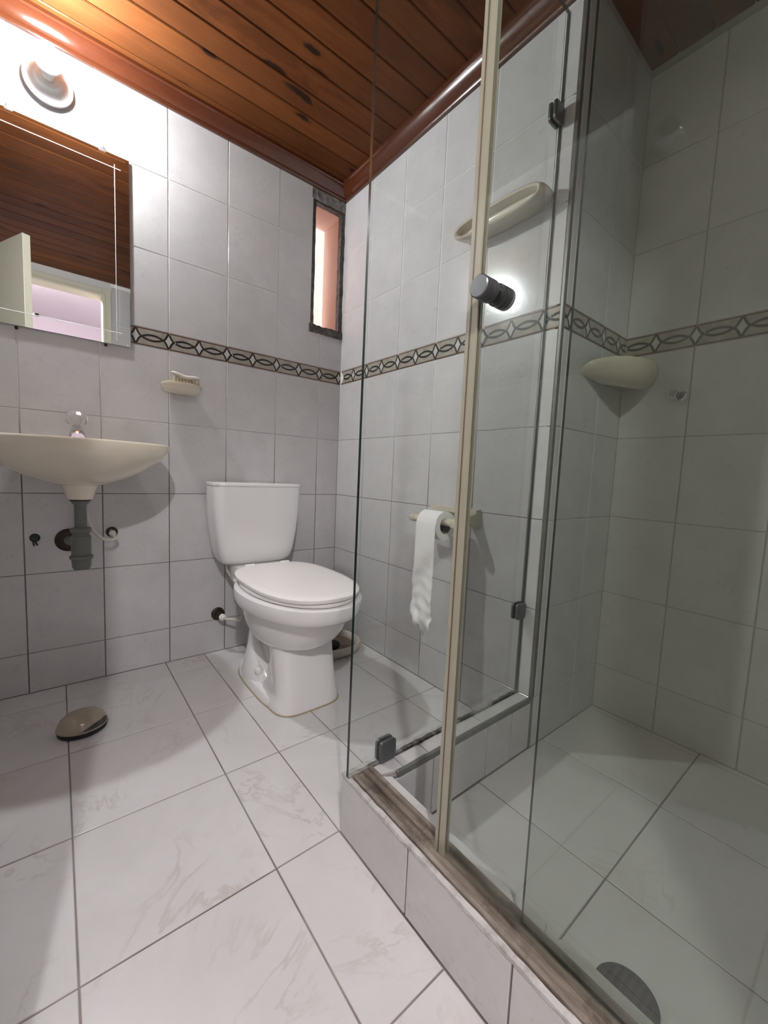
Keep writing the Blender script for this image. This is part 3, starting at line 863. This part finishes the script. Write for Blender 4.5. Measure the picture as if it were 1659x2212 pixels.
# ------------------------------------------------------------ washbasin
SXc, SYc = -1.074, -.200
sink = thing('washbasin', 'cream ceramic washbasin hung on the wall under the mirror', 'sink', (SXc, 0, .69))
bpy.context.view_layer.update()
def so(z, k, nb=3.6, off=0):
    return [(x, min(y, -.0018), zz) for x, y, zz in egg(SXc, SYc, .252 * k, .212 * k, .1985 * (k if k > .9 else k), z, 2.15, nb, N=64)]
bm = bmesh.new()
loft(bm, [so(.826, .02), so(.770, .10), so(.768, .30), so(.785, .60), so(.825, .83), so(.862, .905), so(.872, .925), so(.8745, .95), so(.8745, .985), so(.871, 1.0), so(.866, 1.003), so(.858, .998), so(.848, .978), so(.830, .918), so(.811, .838), so(.788, .715), so(.768, .575), so(.750, .405), so(.740, .275), so(.734, .19)], cap0=True, cap1=True)
basin = link('basin', bm, M['sink_ceramic'], sink, True)
bm = bmesh.new(); lathe(bm, (SXc, SYc, .738), (0, 0, -1), [(0, .049), (.004, .0475), (.024, .0405), (.040, .036), (.047, .034), (.0475, .02)], 40); link('drain_collar', bm, M['sink_ceramic'], sink, True)
bm = bmesh.new(); lathe(bm, (SXc, SYc, .6905), (0, 0, -1), [(0, .0285), (.004, .0285)], 32); link('gasket', bm, M['black'], sink)

fx, fy = -1.074, -.052
fa = thing('basin_faucet', 'small chrome faucet with clear crystal knob on back of washbasin', 'faucet', (fx, fy, .874))
bpy.context.view_layer.update()
bm = bmesh.new()
lathe(bm, (fx, fy, .8735), (0, 0, 1), [(0, .028), (.004, .028), (.008, .024), (.03, .020), (.046, .015), (.052, .012), (.056, .012)], 28)
rings = []
for yy, hw, zt, zb in ((.0, .013, .930, .878), (-.03, .0145, .930, .882), (-.065, .0165, .922, .884), (-.095, .0175, .908, .880), (-.104, .016, .899, .880)):
    rings.append([(fx + sx * w, fy + yy, z) for sx, w, z in ((-1, hw * 1.15, zb), (1, hw * 1.15, zb), (1, hw, zt - .006), (1, hw * .6, zt), (-1, hw * .6, zt), (-1, hw, zt - .006))])
loft(bm, rings)
link('spout_body', bm, M['chrome'], fa, True)
bm = bmesh.new()
rings = []
for h, r in ((0, .012), (.004, .022), (.013, .030), (.025, .032), (.036, .029), (.045, .021), (.049, .011)):
    rings.append([(fx + (r * (1 + (.07 if i % 2 else -.05))) * math.cos(2 * PI * i / 16), fy + (r * (1 + (.07 if i % 2 else -.05))) * math.sin(2 * PI * i / 16), .9285 + h) for i in range(16)])
loft(bm, rings); k = link('crystal_knob', bm, M['acrylic'], fa); k['label'] = 'clear faceted acrylic knob'

bt = thing('bottle_trap', 'grey plastic bottle trap hanging under the washbasin', 'drain trap', (SXc, SYc, .46))
bpy.context.view_layer.update()
bm = bmesh.new(); lathe(bm, (SXc, SYc, .686), (0, 0, -1), [(0, .025), (.004, .025), (.012, .018), (.014, .0165), (.095, .0165)], 28); link('tailpipe', bm, M['grey_pvc'], bt, True)
bm = bmesh.new(); lathe(bm, (SXc, SYc, .600), (0, 0, -1), [(0, .024), (.001, .026), (.015, .026), (.017, .023), (.024, .023), (.026, .0255), (.028, .0265), (.088, .0265), (.09, .026)], 32)
for i in range(8):
    t = 2 * PI * i / 8; box(bm, (SXc + .0245 * math.cos(t) - .003, SYc + .0245 * math.sin(t) - .003, .586), (SXc + .0245 * math.cos(t) + .003, SYc + .0245 * math.sin(t) + .003, .599))
link('trap_body', bm, M['grey_pvc'], bt, True)
bm = bmesh.new(); lathe(bm, (SXc, SYc, .511), (0, 0, -1), [(0, .0285), (.001, .0315), (.010, .0315), (.012, .027), (.036, .0255), (.044, .022), (.046, .012)], 32); link('bottle_cap', bm, M['grey_pvc'], bt, True)
bm = bmesh.new(); tube(bm, catmull([(SXc, SYc + .015, .548), (SXc - .010, SYc + .08, .544), (SXc - .024, SYc + .15, .536), (SXc - .028, -.004, .532)], 6), .0155, 16); link('waste_pipe', bm, M['grey_pvc'], bt, True)
bm = bmesh.new(); lathe(bm, (SXc - .028, -.002, .532), (0, -1, 0), [(0, .040), (.003, .040), (.007, .034), (.010, .020), (.0105, .016)], 32); r_ = link('wall_rosette', bm, M['bronze'], bt, True); r_['label'] = 'dark brown wall rosette'

bv = thing('basin_stop_valve', 'small tarnished wall valve right of the bottle trap', 'valve', (-.975, 0, .552))
bpy.context.view_layer.update()
bm = bmesh.new(); lathe(bm, (-.975, -.002, .554), (0, -1, 0), [(0, .019), (.003, .019), (.006, .014), (.008, .009), (.018, .009)], 24); link('rosette', bm, M['bronze'], bv, True)
bm = bmesh.new(); lathe(bm, (-.975, -.020, .553), (0, -1, -.2), [(0, .011), (.012, .012), (.016, .009)], 8); link('hose_nut', bm, M['white_hose'], bv)
bm = bmesh.new()
tube(bm, catmull([(-.975, -.034, .549), (-.968, -.050, .538), (-.985, -.062, .532), (-1.010, -.075, .542), (-1.032, -.085, .570), (-1.046, -.088, .60), (-1.058, -.085, .66), (-1.064, -.07, .74), (-1.066, -.06, .80)], 8), .0062)
tag(link('basin_water_hose', bm, M['white_hose'], None, True), 'white water hose from wall valve up behind the bottle trap', 'hose')
hp = thing('capped_pipe_stub', 'dark green plugged pipe stub in the wall left of the bottle trap', 'pipe', (-1.193, 0, .544))
bpy.context.view_layer.update()
bm = bmesh.new(); lathe(bm, (-1.193, -.0016, .545), (0, -1, 0), [(0, .014), (.0015, .0145), (.002, .012), (.004, .009)], 20); link('stub', bm, M['black'], hp, True)
bm = bmesh.new(); lathe(bm, (-1.193, -.004, .545), (0, -1, 0), [(0, .0095), (.008, .010), (.010, .008)], 12)
tube(bm, [Vector((-1.193, -.008, .538)), Vector((-1.190, -.012, .528)), Vector((-1.186, -.012, .520))], .0028, 6); tube(bm, [Vector((-1.195, -.008, .538)), Vector((-1.197, -.010, .529)), Vector((-1.195, -.011, .518))], .0028, 6)
link('plug', bm, M['green_dark'], hp, True)

# ------------------------------------------------------------ mirror
MX0, MX1, MZ0, MZ1 = -1.302, -.907, 1.232, 1.868
mi_ = thing('mirror', 'frameless rectangular wall mirror with engraved lines above the washbasin', 'mirror', (-1.10, 0, MZ0))
bpy.context.view_layer.update()
bm = bmesh.new()
IN = .043
def mrect(i_, y_): return [(MX0 + i_, y_, MZ0 + i_), (MX1 - i_, y_, MZ0 + i_), (MX1 - i_, y_, MZ1 - i_), (MX0 + i_, y_, MZ1 - i_)]
loft(bm, [mrect(0, -.005), mrect(0, -.0090), mrect(IN, -.0095)])       # outer border ground to a faint slope
bmesh.ops.recalc_face_normals(bm, faces=bm.faces)
for f in bm.faces: f.material_index = 0 if f.normal.y < -.5 else 1
link('glass', bm, None, mi_, mats=[M['mirror'], M['glass_edge']])
bm = bmesh.new(); box(bm, (MX0 + .02, -.005, MZ0 + .02), (MX1 - .02, -.0017, MZ1 - .02)); link('backing', bm, M['black'], mi_)
IN = .043
def cut_line(a, b):
    bm = bmesh.new(); a, b = Vector(a), Vector(b); d = (b - a).normalized(); s = Vector((d.z, 0, -d.x)) * .0013
    y0, y1 = Vector((0, -.0094, 0)), Vector((0, -.0101, 0))
    loft(bm, [[p + s * 1 + y0, p + y1, p - s + y0] for p in (a, b)])
    return link('engraved_line', bm, M['frosted'], mi_)
cut_line((MX0 + .008, 0, MZ1 - IN), (MX1 - IN + .018, 0, MZ1 - IN)); cut_line((MX0 + .008, 0, MZ0 + IN), (MX1 - IN + .018, 0, MZ0 + IN))
cut_line((MX1 - IN, 0, MZ0 + .015), (MX1 - IN, 0, MZ1 - IN + .012)); cut_line((MX0 + IN, 0, MZ0 + .015), (MX0 + IN, 0, MZ1 - IN + .012))
for x in (-1.220, -.984):
    bm = bmesh.new(); box(bm, (x - .010, -.0125, MZ1 - .006), (x + .010, -.0018, MZ1 + .004), .0015); lathe(bm, (x, -.002, MZ1 + .010), (0, -1, 0), [(0, .007), (.006, .007), (.008, .004)], 14)
    c_ = link('clip', bm, M['acrylic'], mi_); c_['label'] = 'clear plastic mirror clip'
    bm = bmesh.new(); lathe(bm, (x, -.0017, MZ0 - .007), (0, -1, 0), [(0, .005), (.004, .005), (.006, .003), (.0065, .001)], 12); link('screw', bm, M['bronze'], mi_)

# ------------------------------------------------------------ wall lamp
LX, LZ = -1.123, 1.988
la = thing('wall_lamp', 'bare lit bulb in a white porcelain disc holder above the mirror', 'lamp', (LX, 0, LZ))
bpy.context.view_layer.update()
bm = bmesh.new(); lathe(bm, (LX, -.0017, LZ), (0, -1, 0), [(0, .055), (.010, .056), (.012, .0625), (.016, .064), (.020, .063), (.024, .054), (.030, .040), (.036, .033), (.046, .0315), (.048, .029), (.049, .02)], 48); link('porcelain_holder', bm, M['white_ceramic'], la, True)
bm = bmesh.new()
x_, y_ = LX + .034, LZ - .028
box(bm, (x_ - .0035, -.0250, y_ - .010), (x_ + .0035, -.0215, y_ + .010), .001); o = link('screw_slot', bm, M['edge_trim'], la)
bm = bmesh.new(); lathe(bm, (LX, -.0485, LZ), (0, -1, .0), [(0, .016), (.020, .017), (.030, .021), (.052, .0325), (.064, .0345), (.065, .033)], 32); link('shading_collar', bm, M['white_plastic'], la, True)  # opaque collar added to keep the bulb's light off the wall behind
bm = bmesh.new(); lathe(bm, (LX, -.0485 - .0642, LZ), (0, -1, .0), [(0, .033), (.010, .0335), (.022, .031), (.034, .025), (.042, .015), (.046, .004), (.0462, .001)], 32); link('bulb', bm, M['bulb'], la, True)

# ------------------------------------------------------------ soap dish with a nail brush on the toilet wall
dxc = -.745
sdh = thing('soap_dish', 'small beige ceramic soap dish on the wall right of the mirror', 'soap dish', (dxc, 0, 1.09))
bpy.context.view_layer.update()
def half(z, a, d, cx=dxc, n=2.8, N=40, y0=-.0017):
    out = []
    for i in range(N):
        t = 2 * PI * i / N; c, s = math.cos(t), math.sin(t)
        out.append((cx + a * spow(c, 2 / n), y0 - d * .5 + d * .5 * spow(s, 2 / n), z))
    return out
bm = bmesh.new(); loft(bm, [half(1.088, .045, .045), half(1.091, .062, .062), half(1.104, .070, .076), half(1.116, .073, .082), half(1.121, .072, .081), half(1.122, .066, .074), half(1.117, .062, .070), half(1.1155, .02, .02)]); link('dish', bm, M['beige_ceramic'], sdh, True)
sb = bmesh.new(); loft(sb, [half(1.1175, .050, .050, dxc - .004, 2.4, y0=-.014), half(1.119, .055, .056, dxc - .004, 2.4, y0=-.012), half(1.1265, .056, .057, dxc - .004, 2.4, y0=-.012), half(1.129, .050, .05, dxc - .004, 2.4, y0=-.014)])
tag(link('soap_bar', sb, plain('old_soap', (.56, .49, .36), .5), None, True), 'flat yellowish soap bar lying in the beige wall soap dish', 'soap')
nb = thing('nail_brush', 'cream nail brush resting bristles down on the soap dish', 'brush', (dxc + .012, -.04, 1.13))
bpy.context.view_layer.update()
bm = bmesh.new(); rings = []
n = 16
for i in range(n + 1):
    t = i / n; x = dxc - .038 + .108 * t
    zc = 1.160 - .012 * t + .004 * math.cos(t * PI * 2.2)
    r = .0015 + .0135 * (max(0, 1 - abs(2 * t - 1) ** 3.5)) ** .6
    rings.append([(x, -.042 + r * 1.25 * math.cos(2 * PI * k / 16), zc + r * .62 * math.sin(2 * PI * k / 16)) for k in range(16)])
loft(bm, rings); link('handle', bm, M['white_hose'], nb, True)
bm = bmesh.new()
for i in range(9):
    for j in range(3):
        x = dxc - .028 + .0112 * i; yy = -.042 + (j - 1) * .008
        lathe(bm, (x, yy, 1.1288), (0, 0, 1), [(0, .0030), (.022 - .0011 * i, .0022)], 6)
br = link('bristles', bm, plain('bristle', (.60, .50, .34), .8), nb); br['kind'] = 'stuff'

# ------------------------------------------------------------ toilet paper
RX, RZ = -.100, .655
th_ = thing('toilet_paper_holder', 'beige ceramic toilet paper holder on the wall behind the glass', 'paper holder', (0, -.9, .67))
bpy.context.view_layer.update()
def rrect(c, a, b, x, n=4, N=24): return [(x, c[0] + a * spow(math.cos(2 * PI * i / N), 2 / n), c[1] + b * spow(math.sin(2 * PI * i / N), 2 / n)) for i in range(N)]
bm = bmesh.new(); loft(bm, [rrect((-.910, .672), .024, .030, -.0018), rrect((-.910, .672), .023, .029, -.012), rrect((-.907, .668), .017, .022, -.03), rrect((-.905, .663), .014, .018, -.07), rrect((-.904, .659), .014, .017, -.10), rrect((-.904, .658), .011, .013, -.115), rrect((-.904, .658), .004, .005, -.118)]); link('arm', bm, M['beige_ceramic'], th_, True)
bm = bmesh.new(); loft(bm, [[(-.0018, a, b) for a, b in ((-.93, .684), (-.70, .684), (-.70, .706), (-.93, .706))], [(-.020, a, b) for a, b in ((-.925, .686), (-.705, .686), (-.705, .703), (-.925, .703))]]); link('back_plate', bm, M['beige_ceramic'], th_)
bm = bmesh.new(); lathe(bm, (RX, -.895, RZ + .004), (0, 1, 0), [(0, .0145), (.03, .0135), (.10, .013), (.185, .0128)], 20); link('rod', bm, M['beige_ceramic'], th_, True)
bm = bmesh.new(); lathe(bm, (RX, -.711, RZ + .004), (0, 1, 0), [(0, .0145), (.010, .0155), (.020, .0145), (.026, .009), (.027, .004)], 20); link('end_cap', bm, M['beige_ceramic'], th_, True)
tp = thing('toilet_paper_roll', 'nearly used-up toilet paper roll with a long hanging end', 'toilet paper', (RX, -.815, .61))
bpy.context.view_layer.update()
bm = bmesh.new()
prof = [(.0275, -.862), (.049, -.862), (.049, -.768), (.0275, -.768)]
rings = []
for i in range(48):
    t = 2 * PI * i / 48
    rings.append([(RX + r * math.cos(t), yy, RZ - .010 + r * math.sin(t)) for r, yy in prof])
rings.append(rings[0]); loft(bm, rings, False, False); bmesh.ops.remove_doubles(bm, verts=bm.verts, dist=1e-5)
link('roll', bm, M['paper'], tp, True)
bm = bmesh.new()
rings = [[(RX + r * math.cos(2 * PI * i / 40), yy, RZ - .010 + r * math.sin(2 * PI * i / 40)) for r, yy in ((.0255, -.8615), (.0273, -.8615), (.0273, -.7685), (.0255, -.7685))] for i in range(40)]
rings.append(rings[0]); loft(bm, rings, False, False); bmesh.ops.remove_doubles(bm, verts=bm.verts, dist=1e-5)
link('core', bm, M['cardboard'], tp, True)
rn = random.Random(3)
NU, NV = 14, 46
grid = []
for j in range(NV + 1):
    s = j / NV
    row = []
    for i in range(NU + 1):
        u = i / NU
        L_ = s * .40
        if L_ < .055:
            a = PI * .52 + L_ / .0498; x = RX + .0502 * math.cos(a); z = RZ - .010 + .0502 * math.sin(a)
        else:
            x = RX - .0502; z = RZ - .010 - (L_ - .055)
        k = max(0, (s - .3) / .7)
        x += k * (.004 * math.sin(u * 5 + s * 9) + .003 * math.sin(u * 11 - s * 23)) - .010 * k * k
        x -= .003 * k * math.sin(s * 60 + 2 * math.sin(u * 4))
        if s > .86:
            cr = (s - .86) / .14; x += .012 * cr * math.sin(u * 9 + 1.5) * math.sin(s * 40); z += .012 * cr * math.sin(u * 7)
        y = -.768 - .094 * u + .016 * k * (0.5 - u) * .5 - .004 * k
        if j == NV: z += .012 * math.sin(u * 17) + rn.uniform(-.008, .008) - .02 * u
        row.append((x, y, z))
    grid.append(row)
bm = bmesh.new()
V_ = [[bm.verts.new(p) for p in r] for r in grid]
for a, b in zip(V_, V_[1:]):
    for i in range(NU): bm.faces.new((a[i], a[i + 1], b[i + 1], b[i]))
sh = link('hanging_sheet', bm, M['paper'], tp, True)
md = sh.modifiers.new('s', 'SOLIDIFY'); md.thickness = .0008

# ------------------------------------------------------------ ceramic shelf high on the paper wall
shf = thing('ceramic_shelf', 'long beige ceramic shelf high on the wall, seen from below through glass', 'shelf', (0, -.957, 1.605))
bpy.context.view_layer.update()
def st(x, a, b, zc=1.627, n=2.7, N=72):
    return [(x, -.955 + a * spow(math.cos(2 * PI * i / N), 2 / n), zc + b * spow(math.sin(2 * PI * i / N), 2 / n)) for i in range(N)]
bm = bmesh.new()
loft(bm, [st(-.0018, .156, .028), st(-.012, .160, .030), st(-.040, .163, .034, 1.625), st(-.062, .1625, .0345, 1.622), st(-.071, .159, .032, 1.621), st(-.074, .154, .0275, 1.620), st(-.072, .149, .0225, 1.620), st(-.064, .144, .0185, 1.621), st(-.048, .140, .016, 1.622), st(-.045, .13, .011, 1.622)])
link('shelf', bm, M['beige_ceramic'], shf, True)

# ------------------------------------------------------------ corner soap shelf in the shower
cs = thing('corner_soap_shelf', 'beige ceramic soap shelf in the shower corner below the border', 'soap dish', (.40, YR - .02, 1.13))
bpy.context.view_layer.update()
def cor(z, k, pt=(.36, -1.185)):
    arc = catmull([(.118, YR - .0017), (.128, -1.196), (.175, -1.232), (.25, -1.262), (.33, -1.278), (.40, -1.276), (.4283, -1.264)], 5)if False else None
    P = catmull([(.118, YR - .0017, 0), (.130, -1.200, 0), (.180, -1.246, 0), (.25, -1.284, 0), (.33, -1.304, 0), (.395, -1.292, 0), (.4283, -1.268, 0)], 5)
    P.append(Vector((.4283, YR - .0017, 0)))
    out = []
    for qi, p in enumerate(P):
        tq = qi / (len(P) - 2)
        x = pt[0] + (p.x - pt[0]) * k; y = pt[1] + (p.y - pt[1]) * k
        if p.y > YR - .002: y = YR - .0017
        if p.x > .428: x = .4283
        zt_ = 1.150 + (z - 1.150) * (.42 + .46 * max(0, 4 * min(tq, 1) * (1 - min(tq, 1))) ** .6) if tq < 1 else 1.150 + (z - 1.150) * .42
        out.append((x, y, zt_ + max(0, k - .8) * .16 * max(0, 4 * tq * (1 - tq)) ** .8 - max(0, k - .8) * .05 * max(0, 1 - 4 * tq * (1 - tq))))
    return out
bm = bmesh.new(); loft(bm, [cor(1.118, .55), cor(1.122, .70), cor(1.136, .88), cor(1.148, .97), cor(1.160, 1.0), cor(1.170, .99), cor(1.174, .955), cor(1.166, .90), cor(1.150, .78), cor(1.146, .4)]); link('shelf', bm, M['beige_ceramic'], cs, True)

# crystal shower tap on the shower's back wall
sv = thing('shower_tap', 'small clear crystal shower tap on the back shower wall', 'tap', (X3, -1.352, 1.10))
bpy.context.view_layer.update()
bm = bmesh.new(); lathe(bm, (X3 - .0017, -1.352, 1.10), (-1, 0, 0), [(0, .015), (.003, .015), (.008, .010), (.010, .006), (.03, .006)], 24); link('stem', bm, M['chrome'], sv, True)
bm = bmesh.new(); lathe(bm, (X3 - .0317, -1.352, 1.10), (-1, 0, 0), [(0, .009), (.004, .016), (.014, .021), (.026, .019), (.034, .012), (.036, .004)], 12); link('crystal_knob', bm, M['acrylic'], sv)

# ------------------------------------------------------------ things on the floors
gx, gy = -1.087, -.338
dm = thing('domed_floor_cap', 'beige domed cap with a dark reflection painted on its front, on the floor under the washbasin', 'floor cap', (gx, gy, 0))
bpy.context.view_layer.update()
def dome_ring(z, k, sh=0): return [(gx + .064 * k * math.cos(2 * PI * i / 40), gy + sh + .056 * k * math.sin(2 * PI * i / 40), z) for i in range(40)]
bm = bmesh.new(); loft(bm, [dome_ring(.0005, .90), dome_ring(.003, .965), dome_ring(.016, .975)]); o = link('base_ring', bm, M['black'], dm, True); o['label'] = 'black rubber underside'
bm = bmesh.new(); loft(bm, [dome_ring(.0155, .93), dome_ring(.016, 1.0), dome_ring(.019, 1.005), dome_ring(.0215, .985), dome_ring(.030, .945), dome_ring(.041, .85), dome_ring(.050, .68), dome_ring(.056, .42), dome_ring(.058, .15)]); link('dome', bm, plain('tan_plastic', (.36, .305, .225), .18, coat=.4, var=.1), dm, True)
bm = bmesh.new(); rings = []  # dark strip painted on as a reflection at the dome's front right
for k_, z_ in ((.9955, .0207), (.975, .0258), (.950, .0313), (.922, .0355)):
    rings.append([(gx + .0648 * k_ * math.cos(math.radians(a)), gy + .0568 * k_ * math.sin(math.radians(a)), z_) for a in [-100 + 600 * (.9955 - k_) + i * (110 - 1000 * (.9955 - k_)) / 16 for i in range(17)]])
loft(bm, rings, False, False, closed=False); o = link('painted_reflection', bm, plain('painted_reflection', (.03, .028, .027), .15, coat=.4), dm, True); o['label'] = 'dark reflection painted on the front of the dome'

sx_, sy_ = -.426, -1.612
dr = thing('shower_drain', 'dark round drain grate in the shower floor by the curb', 'drain', (sx_, sy_, -.02))
bpy.context.view_layer.update()
bm = bmesh.new(); lathe(bm, (sx_, sy_, -.0202), (0, 0, 1), [(0, .047), (.003, .047), (.004, .045), (.0042, .0425)], 40, True, True); link('flange', bm, M['drain_iron'], dr, True)
bm = bmesh.new()
lathe(bm, (sx_, sy_, -.0162), (0, 0, 1), [(0, .041), (.0012, .041), (.0014, .039)], 40)
link('grate', bm, M['black'], dr)
for i in range(-3, 4):
    w = math.sqrt(.040 ** 2 - (i * .012) ** 2)
    bm = bmesh.new(); box(bm, (sx_ - w, sy_ + i * .012 - .003, -.0150), (sx_ + w, sy_ + i * .012 + .003, -.0130)); link('grate_bar', bm, M['drain_iron'], dr)
